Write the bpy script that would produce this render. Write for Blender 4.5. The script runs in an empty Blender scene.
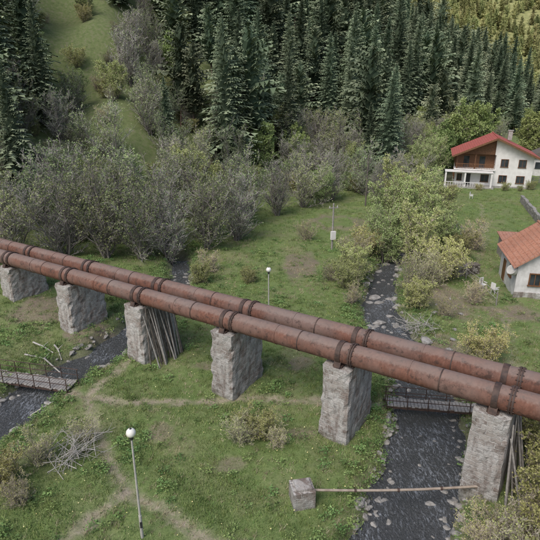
import bpy, math, random
import numpy as np
from mathutils import Vector, Matrix

R = math.radians
scene = bpy.context.scene
random.seed(7); np.random.seed(7)

# ------------------------------------------------------------------ node helpers
def new_mat(name):
    m = bpy.data.materials.new(name); m.use_nodes = True
    nt = m.node_tree
    for n in list(nt.nodes): nt.nodes.remove(n)
    out = nt.nodes.new('ShaderNodeOutputMaterial')
    b = nt.nodes.new('ShaderNodeBsdfPrincipled')
    nt.links.new(b.outputs[0], out.inputs[0])
    return m, nt, b, out
def N(nt, t, **kw):
    n = nt.nodes.new(t)
    for k, v in kw.items(): setattr(n, k, v)
    return n
def noise(nt, vec, scale, detail=4, rough=0.55, dist=0.0):
    n = N(nt, 'ShaderNodeTexNoise')
    n.inputs['Scale'].default_value = scale; n.inputs['Detail'].default_value = detail
    n.inputs['Roughness'].default_value = rough; n.inputs['Distortion'].default_value = dist
    if vec is not None: nt.links.new(vec, n.inputs['Vector'])
    return n.outputs['Fac']
def mapv(nt, vec, scale=(1,1,1), rot=(0,0,0)):
    n = N(nt, 'ShaderNodeMapping')
    n.inputs['Scale'].default_value = scale; n.inputs['Rotation'].default_value = rot
    nt.links.new(vec, n.inputs['Vector']); return n.outputs[0]
def ramp(nt, fac, stops):
    n = N(nt, 'ShaderNodeValToRGB'); cr = n.color_ramp
    while len(cr.elements) < len(stops): cr.elements.new(0.5)
    for e, (p, c) in zip(cr.elements, stops):
        e.position = p
        if not hasattr(c, '__len__'): c = (c, c, c)
        e.color = (*c[:3], 1)
    nt.links.new(fac, n.inputs[0]); return n.outputs[0]
def mix(nt, fac, a, b, mode='MIX'):
    n = N(nt, 'ShaderNodeMix', data_type='RGBA', blend_type=mode)
    for s, v in ((n.inputs[0], fac), (n.inputs[6], a), (n.inputs[7], b)):
        if isinstance(v, (int, float)): s.default_value = v
        elif isinstance(v, (tuple, list)): s.default_value = (*v[:3], 1)
        else: nt.links.new(v, s)
    return n.outputs[2]
def mth(nt, op, a, b=0.0):
    n = N(nt, 'ShaderNodeMath', operation=op)
    for s, v in ((n.inputs[0], a), (n.inputs[1], b)):
        if isinstance(v, (int, float)): s.default_value = v
        else: nt.links.new(v, s)
    return n.outputs[0]
def bump(nt, b, h, strength=0.5, dist=0.05):
    n = N(nt, 'ShaderNodeBump'); n.inputs['Strength'].default_value = strength
    n.inputs['Distance'].default_value = dist
    nt.links.new(h, n.inputs['Height']); nt.links.new(n.outputs[0], b.inputs['Normal'])
def attr(nt, name):
    n = N(nt, 'ShaderNodeAttribute'); n.attribute_name = name; return n.outputs['Fac']
def objc(nt): return N(nt, 'ShaderNodeTexCoord').outputs['Object']
def geop(nt): return N(nt, 'ShaderNodeNewGeometry').outputs['Position']

def simple_mat(name, c1, c2, scale=3.0, rough=0.8, bmp=0.3, bd=0.02, metallic=0.0):
    m, nt, b, o = new_mat(name)
    f = noise(nt, objc(nt), scale, 4, 0.65)
    nt.links.new(ramp(nt, f, [(0.3, c1), (0.7, c2)]), b.inputs['Base Color'])
    b.inputs['Roughness'].default_value = rough; b.inputs['Metallic'].default_value = metallic
    if bmp: bump(nt, b, noise(nt, objc(nt), scale*5, 3), bmp, bd)
    return m

def leaf_mat(name, ca, cb, cc, rough=0.7, lo=.65, hi=.7):
    """foliage: varies per leaf and per plant"""
    m = bpy.data.materials.new(name); m.use_nodes = True; nt = m.node_tree
    for n in list(nt.nodes): nt.nodes.remove(n)
    o = nt.nodes.new('ShaderNodeOutputMaterial'); b = nt.nodes.new('ShaderNodeBsdfDiffuse'); nt.links.new(b.outputs[0], o.inputs[0])
    g = N(nt, 'ShaderNodeNewGeometry')
    oi = N(nt, 'ShaderNodeObjectInfo')
    c = ramp(nt, g.outputs['Random Per Island'], [(0.0, ca), (0.55, cb), (1.0, cc)])
    v = mth(nt, 'ADD', mth(nt, 'MULTIPLY', oi.outputs['Random'], hi), lo)
    hv = N(nt, 'ShaderNodeHueSaturation')
    nt.links.new(c, hv.inputs['Color']); nt.links.new(v, hv.inputs['Value'])
    rn = N(nt, 'ShaderNodeTexWhiteNoise', noise_dimensions='1D')
    nt.links.new(oi.outputs['Random'], rn.inputs['W'])
    nt.links.new(mth(nt, 'ADD', mth(nt, 'MULTIPLY', rn.outputs['Value'], 0.05), 0.475), hv.inputs['Hue'])
    nt.links.new(hv.outputs[0], b.inputs[0])
    return m

# ------------------------------------------------------------------ mesh builder
class MB:
    def __init__(s): s.v = []; s.f = []; s.m = []; s.sm = []
    def add(s, vs, fs, mi=0, smooth=False):
        o = len(s.v); s.v += [tuple(v) for v in vs]
        for f in fs:
            s.f.append(tuple(i+o for i in f)); s.m.append(mi); s.sm.append(smooth)
    def box(s, c, size, mi=0, rz=0.0, rx=0.0, ry=0.0):
        x, y, z = (size[0]/2, size[1]/2, size[2]/2)
        M = Matrix.Translation(c) @ Matrix.Rotation(rz, 4, 'Z') @ Matrix.Rotation(ry, 4, 'Y') @ Matrix.Rotation(rx, 4, 'X')
        vs = [M @ Vector(p) for p in [(-x,-y,-z),(x,-y,-z),(x,y,-z),(-x,y,-z),(-x,-y,z),(x,-y,z),(x,y,z),(-x,y,z)]]
        s.add(vs, [(0,3,2,1),(4,5,6,7),(0,1,5,4),(1,2,6,5),(2,3,7,6),(3,0,4,7)], mi)
    def cyl(s, p0, p1, r0, r1, n=8, mi=0, caps=True, smooth=True):
        p0 = Vector(p0); p1 = Vector(p1); d = (p1-p0)
        if d.length < 1e-6: return
        d.normalize()
        a = Vector((0,0,1)) if abs(d.z) < 0.9 else Vector((1,0,0))
        u = d.cross(a).normalized(); w = d.cross(u)
        vs = []
        for p, r in ((p0, r0), (p1, r1)):
            for i in range(n):
                t = 2*math.pi*i/n
                vs.append(p + u*(r*math.cos(t)) + w*(r*math.sin(t)))
        s.add(vs, [(i, (i+1) % n, n+(i+1) % n, n+i) for i in range(n)], mi, smooth)
        if caps:
            s.add(vs[:n], [tuple(range(n-1, -1, -1))], mi); s.add(vs[n:], [tuple(range(n))], mi)
    def sphere(s, c, r, mi=0, n=12, sz=1.0):
        vs = []; fs = []; h = n//2
        for j in range(h+1):
            ph = math.pi*j/h
            for i in range(n):
                t = 2*math.pi*i/n
                vs.append((c[0]+r*math.sin(ph)*math.cos(t), c[1]+r*math.sin(ph)*math.sin(t), c[2]+r*sz*math.cos(ph)))
        for j in range(h):
            for i in range(n):
                fs.append((j*n+i, (j+1)*n+i, (j+1)*n+(i+1) % n, j*n+(i+1) % n))
        s.add(vs, fs, mi, True)
    def prism(s, poly, y0, y1, mi=0):
        """polygon in xz extruded along y"""
        n = len(poly)
        vs = [(p[0], y0, p[1]) for p in poly] + [(p[0], y1, p[1]) for p in poly]
        s.add(vs, [tuple(range(n)), tuple(range(2*n-1, n-1, -1))] + [((i+1) % n, i, n+i, n+(i+1) % n) for i in range(n)], mi)
    def mesh(s, name, mats):
        me = bpy.data.meshes.new(name); me.from_pydata(s.v, [], s.f)
        for m in mats: me.materials.append(m)
        me.polygons.foreach_set('material_index', s.m)
        me.polygons.foreach_set('use_smooth', s.sm)
        me.update(); return me
    def obj(s, name, mats, loc=(0,0,0), rz=0.0, link=True):
        ob = bpy.data.objects.new(name, s.mesh(name, mats))
        ob.location = loc; ob.rotation_euler = (0, 0, rz)
        if link: scene.collection.objects.link(ob)
        return ob

# ------------------------------------------------------------------ terrain
LS = np.array([(-17,19),(-15.8,25),(-14.4,29.4),(-11.9,33.1),(-9.6,40),(-8.6,46.7),(-10,54),(-13,62)], float)
RS = np.array([(2.5,0),(4.2,9),(5.4,16.5),(6.5,18.7),(7.7,21.3),(9.05,24.6),(9.9,29.4),(9.5,35),(9.4,40.7),(11.2,48),(14.5,57),(19,67),(25,80),(31,95),(38,110),(50,125),(75,155),(110,190)], float)
PATHS = [np.array([(-12.3,27.4),(-11.0,26.8),(-9.5,23.8),(-8.0,21.3),(-6.6,19.3),(-3.4,17),(-1,15.9),(3,13)], float),
         np.array([(-11.3,27.1),(-8.5,26.3),(-5.4,26.4),(-1,26.9),(3,26.4),(6.6,26.2)], float),
         np.array([(-6.6,19.3),(-8.6,16.5),(-10,12)], float),
         np.array([(-9.5,31.5),(-11.1,27.0)], float),
         np.array([(12.6,25.5),(16,29),(19,38),(20,48),(27,62),(33,80)], float)]
def pdist(x, y, P):
    best = np.full(np.shape(x), 1e9)
    for a, b in zip(P[:-1], P[1:]):
        d = b-a; L2 = d@d
        t = np.clip(((x-a[0])*d[0]+(y-a[1])*d[1])/L2, 0, 1)
        best = np.minimum(best, np.hypot(x-a[0]-t*d[0], y-a[1]-t*d[1]))
    return best
def sst(a, b, x):
    t = np.clip((x-a)/(b-a), 0, 1); return t*t*(3-2*t)
def wL(y): return np.interp(y, [28,36,45], [1.05,.75,.45])
def wR(y): return np.interp(y, [20,26,38,50], [1.3,1.35,1.05,.5])
def footY(x): return np.interp(x, [-300,-80,-34,-9,5,23,45,60,90,140,400],[0,36,52,67,82,98,128,146,190,262,600])
def hilld(x, y):
    return (y-footY(x))*np.interp(x, [-34,-9,10,60],[.95,.8,.66,.62])
def height(x, y):
    x = np.asarray(x, float); y = np.asarray(y, float)
    dd = np.maximum(hilld(x, y), 0)
    h = dd*dd/(dd+25)*.78
    cap = np.interp(x, [40,70,100,140,200],[115,65,32,13,8])
    h = cap*(1-np.exp(-h/cap))
    h = h*(1+.12*np.sin(x*.045+1)*np.sin(y*.038)) + np.minimum(dd*.05,1.5)*(np.sin(x*.31+y*.1)+np.sin(y*.27-x*.12))
    far = np.maximum(y-410-(x-150)*.1, 0)*.47*(1+.12*np.sin(x*.02+2))
    h = np.maximum(h, far)
    h = h + 1.9*np.exp(-((x+25)**2+(y-45)**2)/90.)
    flat = np.exp(-dd/5)
    lump = .10*np.sin(x*.9+.3*y)*np.sin(y*.7-.4*x)+.06*np.sin(x*2.1+1.7)*np.sin(y*1.9)+.035*np.sin(x*4.3+y*3.1)*np.sin(y*3.7-x*1.3)
    h = h+lump*flat
    wob = .35*np.sin(x*1.7+y*1.1)+.25*np.sin(y*2.9-x*1.9)
    for P, wf, dep in ((LS, wL, .95), (RS, wR, 1.0)):
        d = pdist(x, y, P)+wob*.5; w = wf(y)
        k = 1-sst(0, 1, (d-w)/1.4)
        h = h*(1-k)+(-dep)*k
    for P in PATHS:
        h = h-.05*(1-sst(.1,.4,pdist(x,y,P)))
    return h
def hz(x, y): return float(height(x, y))

def axis(segs):
    out = [segs[0][0]]
    for a, b, st in segs:
        n = max(1, int(round((b-a)/st))); out += list(np.linspace(a, b, n+1)[1:])
    return np.array(out)
XS = axis([(-400,-120,14),(-120,-60,4),(-60,-34,1.2),(-34,34,.27),(34,60,1.2),(60,140,4),(140,520,14)])
YS = axis([(-60,0,6),(0,12,1),(12,58,.27),(58,90,.8),(90,160,3),(160,300,6),(300,900,14)])
GX, GY = np.meshgrid(XS, YS); H = height(GX, GY)
nx, ny = len(XS), len(YS)
verts = np.stack([GX.ravel(), GY.ravel(), H.ravel()], 1)
ii = np.arange(nx*ny).reshape(ny, nx)
faces = np.stack([ii[:-1,:-1].ravel(), ii[:-1,1:].ravel(), ii[1:,1:].ravel(), ii[1:,:-1].ravel()], 1)
me = bpy.data.meshes.new('ground'); me.from_pydata(verts.tolist(), [], faces.tolist())
me.polygons.foreach_set('use_smooth', [True]*len(me.polygons))
gx, gy = GX.ravel(), GY.ravel()
pm = np.zeros(nx*ny)
for k, P in enumerate(PATHS):
    pm = np.maximum(pm, (1-sst(.12,.5,pdist(gx,gy,P)+.12*np.sin(gx*3+gy*2)))*(1.0 if k < 4 else .6))
dL = pdist(gx,gy,LS)-wL(gy); dR = pdist(gx,gy,RS)-wR(gy)
bm_ = np.maximum(1-sst(.1,1.6,dL), 1-sst(.1,1.7,dR))
fm = sst(-4, 6, hilld(gx, gy))
painted_sun = sst(380, 430, gy)  # mask for the sunlight painted onto the far hill ground
sm_ = np.zeros(nx*ny)
def blob(x, y, cx, cy, rx, ry, a=0):
    ca, sa = math.cos(a), math.sin(a); u = (x-cx)*ca+(y-cy)*sa; v = -(x-cx)*sa+(y-cy)*ca
    return np.hypot(u/rx, v/ry)
SOILS = [(3.2,51,1.8,4.6,-.1),(9.2,68.5,4.2,4.0,0),(-17.5,38.5,3.2,2.6,.3),(15.5,42,2.5,4.0,.2),(-14,35.5,2.0,1.8,0),(20,39,2.5,2.0,0),(12.8,33,1.6,2.4,.2),
         (-2,21,.9,.6,.4),(1.5,23.5,1.1,.5,0),(-6,23.5,.8,.7,0),(-4,30.5,1.4,.6,0),(2,31,1.3,.7,.5),(-1,39,1.5,.8,0)]
for s in SOILS:
    r = blob(gx, gy, *s)+.12*np.sin(gx*2.3)+.1*np.sin(gy*1.7+gx)
    m_ = 1-sst(.75,1.1,r)
    if s[0] == 9.2: m_ = m_*sst(.55,.75,r)
    if s[2] < 1.55 and s[1] < 40: m_ = m_*.75
    sm_ = np.maximum(sm_, m_)
for nm, arr in (('path', pm), ('bank', bm_), ('forest', fm), ('soil', sm_), ('far_painted_sun', painted_sun)):
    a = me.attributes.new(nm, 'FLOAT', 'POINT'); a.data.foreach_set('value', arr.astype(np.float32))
ground = bpy.data.objects.new('ground', me); scene.collection.objects.link(ground)

m, nt, b, o = new_mat('meadow_ground'); p = geop(nt)
n1 = noise(nt, p, .25, 4); n2 = noise(nt, p, 1.6, 5, .65); n3 = noise(nt, p, 9, 4, .7)
g1 = ramp(nt, n2, [(.3,(.10,.155,.05)),(.5,(.15,.21,.07)),(.7,(.205,.255,.10))])
g2 = ramp(nt, n3, [(.3,(.10,.14,.05)),(.6,(.18,.23,.09)),(.8,(.27,.27,.15))])
g = mix(nt, .5, g1, g2)
dry = ramp(nt, n1, [(.45,0),(.62,1)])
g = mix(nt, mth(nt,'MULTIPLY',dry,.5), g, ramp(nt, n3, [(.3,(.18,.18,.09)),(.7,(.30,.275,.17))]))
soilc = ramp(nt, n3, [(.25,(.15,.115,.085)),(.6,(.25,.205,.16)),(.8,(.32,.28,.22))])
pathc = ramp(nt, n3, [(.25,(.25,.21,.15)),(.7,(.40,.35,.27))])
rockc = ramp(nt, noise(nt, p, 5, 5, .7), [(.3,(.08,.07,.055)),(.55,(.18,.165,.13)),(.75,(.33,.32,.28))])
forc = ramp(nt, n2, [(.3,(.10,.12,.055)),(.5,(.15,.185,.075)),(.7,(.21,.19,.13))])
brk = ramp(nt, n2, [(.35,.25),(.6,1)])
g = mix(nt, mth(nt,'MULTIPLY',attr(nt,'forest'),.85), g, forc)
g = mix(nt, attr(nt,'far_painted_sun'), g, ramp(nt, n1, [(.3,(.22,.24,.10)),(.7,(.36,.35,.16))]))  # far hill sunlight painted as a lighter yellow-green ground colour
g = mix(nt, mth(nt,'MULTIPLY',attr(nt,'soil'),mth(nt,'ADD',mth(nt,'MULTIPLY',brk,.6),.35)), g, soilc)
g = mix(nt, mth(nt,'MULTIPLY',attr(nt,'path'),brk), g, pathc)
g = mix(nt, mth(nt,'MULTIPLY',attr(nt,'bank'),mth(nt,'ADD',mth(nt,'MULTIPLY',brk,.5),.4)), g, rockc)
nt.links.new(g, b.inputs['Base Color']); b.inputs['Roughness'].default_value = .95
b.inputs['Specular IOR Level'].default_value = .1
bump(nt, b, n3, .8, .08)
me.materials.append(m)

# ------------------------------------------------------------------ water
m, nt, b, o = new_mat('stream_water'); p = geop(nt)
foamn = noise(nt, mapv(nt, p, (3.6,1.1,1)), 2.4, 7, .75, .8)
big = ramp(nt, noise(nt, p, .30, 2), [(.42,0),(.62,.09)])
foam = ramp(nt, mth(nt, 'ADD', foamn, big), [(.56,0),(.72,.65)])
nt.links.new(mix(nt, foam, (.075,.08,.085), (.48,.52,.58)), b.inputs['Base Color'])
nt.links.new(ramp(nt, foam, [(0,.14),(1,.7)]), b.inputs['Roughness'])
bump(nt, b, noise(nt, mapv(nt, p, (3.2,1.5,1)), 3.2, 5, .6, .6), 1.0, .25)
wat = m
def ribbon(name, P, wf, z0, mat):
    pts = []
    for a, b_ in zip(P[:-1], P[1:]):
        n = max(2, int(np.linalg.norm(b_-a)/.8))
        for i in range(n): pts.append(a+(b_-a)*i/n)
    pts.append(P[-1]); pts = np.array(pts)
    for _ in range(3): pts[1:-1] = (pts[:-2]+2*pts[1:-1]+pts[2:])/4
    mb = MB(); vs = []; fs = []
    for i, q in enumerate(pts):
        t = pts[min(i+1,len(pts)-1)]-pts[max(i-1,0)]; t /= np.linalg.norm(t); nn = np.array([-t[1], t[0]]); hw = float(wf(q[1]))+1.0
        for k in (-1,-.5,0,.5,1): vs.append((q[0]+nn[0]*hw*k, q[1]+nn[1]*hw*k, z0))
    for i in range(len(pts)-1):
        for k in range(4): fs.append((i*5+k, (i+1)*5+k, (i+1)*5+k+1, i*5+k+1))
    mb.add(vs, fs, 0, True); return mb.obj(name, [mat])
ribbon('stream_water', LS[:-1], wL, -.62, wat)
ribbon('stream_water', RS[:14], wR, -.60, wat)

# ------------------------------------------------------------------ materials
rust, nt, b, o = new_mat('rusty_pipe_steel'); p = objc(nt)
f1 = noise(nt, p, .9, 7, .72); f2 = noise(nt, mapv(nt, p, (1,1,.35)), 7, 5, .7); f3 = noise(nt, p, .35, 3); f4 = noise(nt, p, 2.6, 5, .75)
c = ramp(nt, f1, [(.25,(.075,.037,.028)),(.45,(.145,.065,.045)),(.6,(.20,.093,.064)),(.8,(.26,.155,.12))])
c = mix(nt, .45, c, ramp(nt, f2, [(.3,(.055,.03,.024)),(.55,(.175,.082,.056)),(.75,(.27,.175,.14))]))
c = mix(nt, ramp(nt, f3, [(.45,0),(.65,.55)]), c, (.18,.145,.13))
c = mix(nt, ramp(nt, f4, [(.53,0),(.63,.75)]), c, (.055,.036,.03))
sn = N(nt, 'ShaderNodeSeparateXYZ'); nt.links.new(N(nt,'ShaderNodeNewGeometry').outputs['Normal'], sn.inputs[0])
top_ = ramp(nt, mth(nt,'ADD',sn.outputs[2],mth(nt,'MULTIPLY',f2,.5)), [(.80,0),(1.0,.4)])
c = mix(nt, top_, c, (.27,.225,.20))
nt.links.new(c, b.inputs['Base Color']); b.inputs['Roughness'].default_value = .8; b.inputs['Specular IOR Level'].default_value = .3
bump(nt, b, noise(nt, p, 18, 4, .7), .5, .02)
dark_rust = simple_mat('dark_rusty_steel', (.03,.02,.018), (.10,.06,.045), 4, .7)

stone, nt, b, o = new_mat('weathered_masonry'); p = objc(nt)
sx = N(nt, 'ShaderNodeSeparateXYZ'); nt.links.new(p, sx.inputs[0])
cb = N(nt, 'ShaderNodeCombineXYZ'); nt.links.new(mth(nt,'ADD',sx.outputs[0],sx.outputs[1]), cb.inputs[0]); nt.links.new(sx.outputs[2], cb.inputs[1])
wv = N(nt, 'ShaderNodeVectorMath', operation='ADD'); nzv = N(nt, 'ShaderNodeTexNoise'); nzv.inputs['Scale'].default_value = 2.5
nt.links.new(p, nzv.inputs['Vector']); sc_ = N(nt, 'ShaderNodeVectorMath', operation='SCALE'); sc_.inputs['Scale'].default_value = .2
nt.links.new(nzv.outputs['Color'], sc_.inputs[0]); nt.links.new(cb.outputs[0], wv.inputs[0]); nt.links.new(sc_.outputs[0], wv.inputs[1])
bk = N(nt, 'ShaderNodeTexBrick'); nt.links.new(wv.outputs[0], bk.inputs['Vector'])
bk.inputs['Scale'].default_value = 1; bk.inputs['Brick Width'].default_value = .46; bk.inputs['Row Height'].default_value = .25
bk.inputs['Mortar Size'].default_value = .02; bk.inputs['Mortar Smooth'].default_value = .6; bk.inputs['Bias'].default_value = 0
bk.inputs['Color1'].default_value = (.20,.165,.145,1); bk.inputs['Color2'].default_value = (.43,.405,.38,1); bk.inputs['Mortar'].default_value = (.55,.54,.52,1)
c = mix(nt, ramp(nt, noise(nt, p, 1.6, 5, .7), [(.42,0),(.58,.9)]), bk.outputs['Color'], ramp(nt, noise(nt, p, 9, 4, .7), [(.3,(.34,.335,.325)),(.7,(.60,.595,.58))]))
c = mix(nt, ramp(nt, noise(nt, mapv(nt,p,(1.6,1.6,.4)), 1.5, 4, .6), [(.50,0),(.66,.75)]), c, (.16,.12,.10))
c = mix(nt, ramp(nt, noise(nt, p, 5, 5, .75), [(.56,0),(.66,.6)]), c, (.12,.105,.095))
c = mix(nt, ramp(nt, mth(nt,'ADD',sx.outputs[2],noise(nt,p,1.5,4)), [(.25,.55),(1.2,0)]), c, (.11,.115,.07))
oi = N(nt, 'ShaderNodeObjectInfo')
c = mix(nt, 1.0, c, ramp(nt, oi.outputs['Random'], [(0,(.88,.86,.84)),(1,(1.05,1.03,1.0))]), 'MULTIPLY')
nt.links.new(c, b.inputs['Base Color']); b.inputs['Roughness'].default_value = .92
bump(nt, b, mth(nt,'ADD',mth(nt,'MULTIPLY',bk.outputs['Fac'],-.7),mth(nt,'MULTIPLY',noise(nt,p,7,5,.7),1.6)), .8, .05)

concrete = simple_mat('concrete', (.24,.23,.21), (.42,.41,.38), 4, .9)
wood_grey = simple_mat('weathered_wood', (.18,.165,.15), (.38,.36,.33), 6, .85)
wood_dark = simple_mat('dark_poles', (.07,.06,.052), (.19,.165,.14), 6, .85)
wood_white = simple_mat('bleached_wood', (.30,.28,.25), (.50,.48,.44), 6, .8)
wood_brown = simple_mat('brown_planks', (.10,.045,.02), (.21,.10,.045), 5, .6)
white_wall = simple_mat('white_plaster', (.62,.60,.57), (.78,.77,.74), 1.2, .85, .1)
old_plaster = simple_mat('old_whitewash', (.45,.44,.42), (.72,.71,.69), 1.5, .9, .3)
lampglass = simple_mat('lamp_globe_glass', (.72,.70,.64), (.82,.80,.74), 1.0, .35, 0)
polemetal = simple_mat('pale_pole_paint', (.34,.33,.30), (.52,.50,.46), 3, .6)
black_m = simple_mat('dark_metal', (.02,.02,.022), (.05,.05,.05), 5, .5)
glass, nt, b, o = new_mat('window_glass')
nt.links.new(ramp(nt, noise(nt, objc(nt), .8, 2), [(.3,(.02,.025,.03)),(.7,(.07,.08,.09))]), b.inputs['Base Color']); b.inputs['Roughness'].default_value = .08
def tile_mat(name, ca, cb_, rowscale):
    m, nt, b, o = new_mat(name); p = objc(nt)
    s = N(nt,'ShaderNodeSeparateXYZ'); nt.links.new(p, s.inputs[0])
    w1 = mth(nt,'SINE',mth(nt,'MULTIPLY',s.outputs[1],2*math.pi*4)); w2 = mth(nt,'FRACT',mth(nt,'MULTIPLY',s.outputs[0],rowscale))
    c = ramp(nt, noise(nt, p, 3.5, 6, .75), [(.3,ca),(.5,cb_),(.72,tuple(min(1,k*.6+.12) for k in cb_))])
    c = mix(nt, ramp(nt, w2, [(0,.6),(.2,0)]), c, tuple(k*.35 for k in ca))
    nt.links.new(c, b.inputs['Base Color']); b.inputs['Roughness'].default_value = .75
    bump(nt, b, mth(nt,'ADD',w1,w2), .6, .04); return m
tile_red = tile_mat('red_roof_tiles', (.28,.05,.035), (.42,.10,.075), 2.8)
tile_orange = tile_mat('old_orange_roof_tiles', (.24,.09,.055), (.42,.20,.13), 3.0)

bark = simple_mat('grey_bark', (.14,.125,.11), (.28,.25,.225), 3, .9, 0)
bark_pine = simple_mat('pine_bark', (.09,.065,.05), (.17,.12,.09), 3, .9, 0)
def twigmat(name, a, b_): return leaf_mat(name, a, b_, tuple(min(1,k*1.3) for k in b_))
twig_grey = twigmat('grey_twigs', (.22,.20,.185), (.36,.335,.31))
twig_tan = twigmat('tan_twigs', (.25,.21,.165), (.41,.36,.29))
leaf_fresh = leaf_mat('fresh_leaves', (.21,.27,.09), (.31,.39,.145), (.43,.49,.22), lo=.8, hi=.4)
leaf_willow = leaf_mat('willow_leaves', (.25,.32,.115), (.36,.44,.175), (.46,.53,.26), lo=.8, hi=.4)
leaf_dull = leaf_mat('budding_leaves', (.17,.225,.10), (.27,.33,.145), (.38,.42,.23))
leaf_yell = leaf_mat('yellow_green_leaves', (.27,.29,.10), (.37,.38,.15), (.47,.45,.22))
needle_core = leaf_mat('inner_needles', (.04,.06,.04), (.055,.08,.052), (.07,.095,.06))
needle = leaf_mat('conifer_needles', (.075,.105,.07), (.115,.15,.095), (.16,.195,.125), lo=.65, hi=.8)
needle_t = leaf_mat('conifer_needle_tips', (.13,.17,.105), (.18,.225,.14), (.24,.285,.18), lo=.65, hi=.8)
needle_p = leaf_mat('pine_needles', (.10,.13,.08), (.15,.185,.115), (.21,.24,.15))
needle_pt = leaf_mat('pine_needle_tips', (.17,.205,.125), (.23,.265,.17), (.29,.32,.21))
needle_far = leaf_mat('painted_sun_needles', (.16,.185,.08), (.24,.26,.11), (.32,.32,.14))  # lighter yellow-green stands in for sunlight on the far hill
needle_fart = leaf_mat('painted_sun_needle_tips', (.26,.28,.11), (.35,.355,.14), (.44,.42,.18))  # same painted sunlight, paler at the tips
grass_m = leaf_mat('grass_blades', (.12,.19,.06), (.20,.275,.09), (.31,.345,.165))
weed_m = leaf_mat('nettle_leaves', (.10,.165,.055), (.16,.24,.085), (.23,.31,.12))
dry_m = leaf_mat('dry_grass', (.25,.22,.13), (.36,.32,.20), (.48,.43,.30))
yellow_f = leaf_mat('dandelion_petals', (.6,.5,.12), (.7,.62,.25), (.75,.72,.5))

# ------------------------------------------------------------------ vegetation generators
def rvec(r): return Vector((r.uniform(-1,1), r.uniform(-1,1), r.uniform(-1,1)))
def leaft(mb, p, d, L, w, r, mi):
    d = d.normalized(); s = d.cross(rvec(r)); 
    if s.length < 1e-4: return
    s = s.normalized()*w/2
    mb.add([p, p+d*L-s, p+d*L*.9+s], [(0,1,2)], mi)
def twig(mb, p, d, L, w, r, mi):
    s = d.cross(rvec(r)).normalized()*w/2
    mb.add([p-s, p+s, p+d*L], [(0,1,2)], mi); return p+d*L

def broadleaf(name, seed, h, spread, stems, leafp, leafL, mats, up=.25, twigw=.035, kids=(3,2,2,2), stemr=.11):
    r = random.Random(seed); mb = MB()
    def grow(p, d, L, rad, lev):
        nseg = (5,3,2,1)[lev]
        for i in range(nseg):
            d = (d+rvec(r)*(.16,.22,.3,.3)[lev]+Vector((0,0,up*.35))).normalized()
            q = p+d*(L/nseg); r2 = rad*(1-.75*(i+1)/nseg)+rad*.08; r1 = rad*(1-.75*i/nseg)
            if lev < 2: mb.cyl(p, q, r1, r2, 4 if lev == 0 else 3, 0, False)
            else:
                s = d.cross(rvec(r)).normalized()*max(r1, twigw/2); t2 = s*.7
                mb.add([p-s, p+s, q+t2, q-t2], [(0,1,2,3)], 1)
            if lev < 3 and not (lev == 0 and i == 0 and stems < 3):
                for k in range(kids[lev]):
                    a = r.uniform(0, 6.283)
                    o = Vector((math.cos(a), math.sin(a), r.uniform(-.1,.6)))*(.9 if lev else spread)
                    cd = (d*.75+o*.8).normalized(); t = r.random()
                    fall = 1-.5*(i/nseg)
                    grow(p+(q-p)*t, cd, L*(.50,.52,.5)[lev]*r.uniform(.6,1.15)*fall, r2*.6, lev+1)
            if lev >= 2:
                for k in range(kids[3]):
                    cd = (d+rvec(r)*.8).normalized(); Lt = L*r.uniform(.3,.8)
                    e = twig(mb, p+(q-p)*r.random(), cd, Lt, twigw, r, 1)
                    for z in range(3):
                        if r.random() < leafp:
                            leaft(mb, e-cd*Lt*r.random()*.8+rvec(r)*.06, (cd+rvec(r)).normalized(), leafL*r.uniform(.6,1.3), leafL*r.uniform(.6,1.0), r, 2)
            p = q
    for s in range(stems):
        a = s*6.283/stems+r.uniform(-.5,.5); lean = r.uniform(.12,.5)*spread if stems > 1 else .05
        d = Vector((math.cos(a)*lean, math.sin(a)*lean, 1)).normalized()
        grow(Vector((math.cos(a), math.sin(a), 0))*.18*(stems > 1)+Vector((0,0,-.3)), d, h*r.uniform(.75,.98), stemr, 0)
    return mb.mesh(name, mats)

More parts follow.
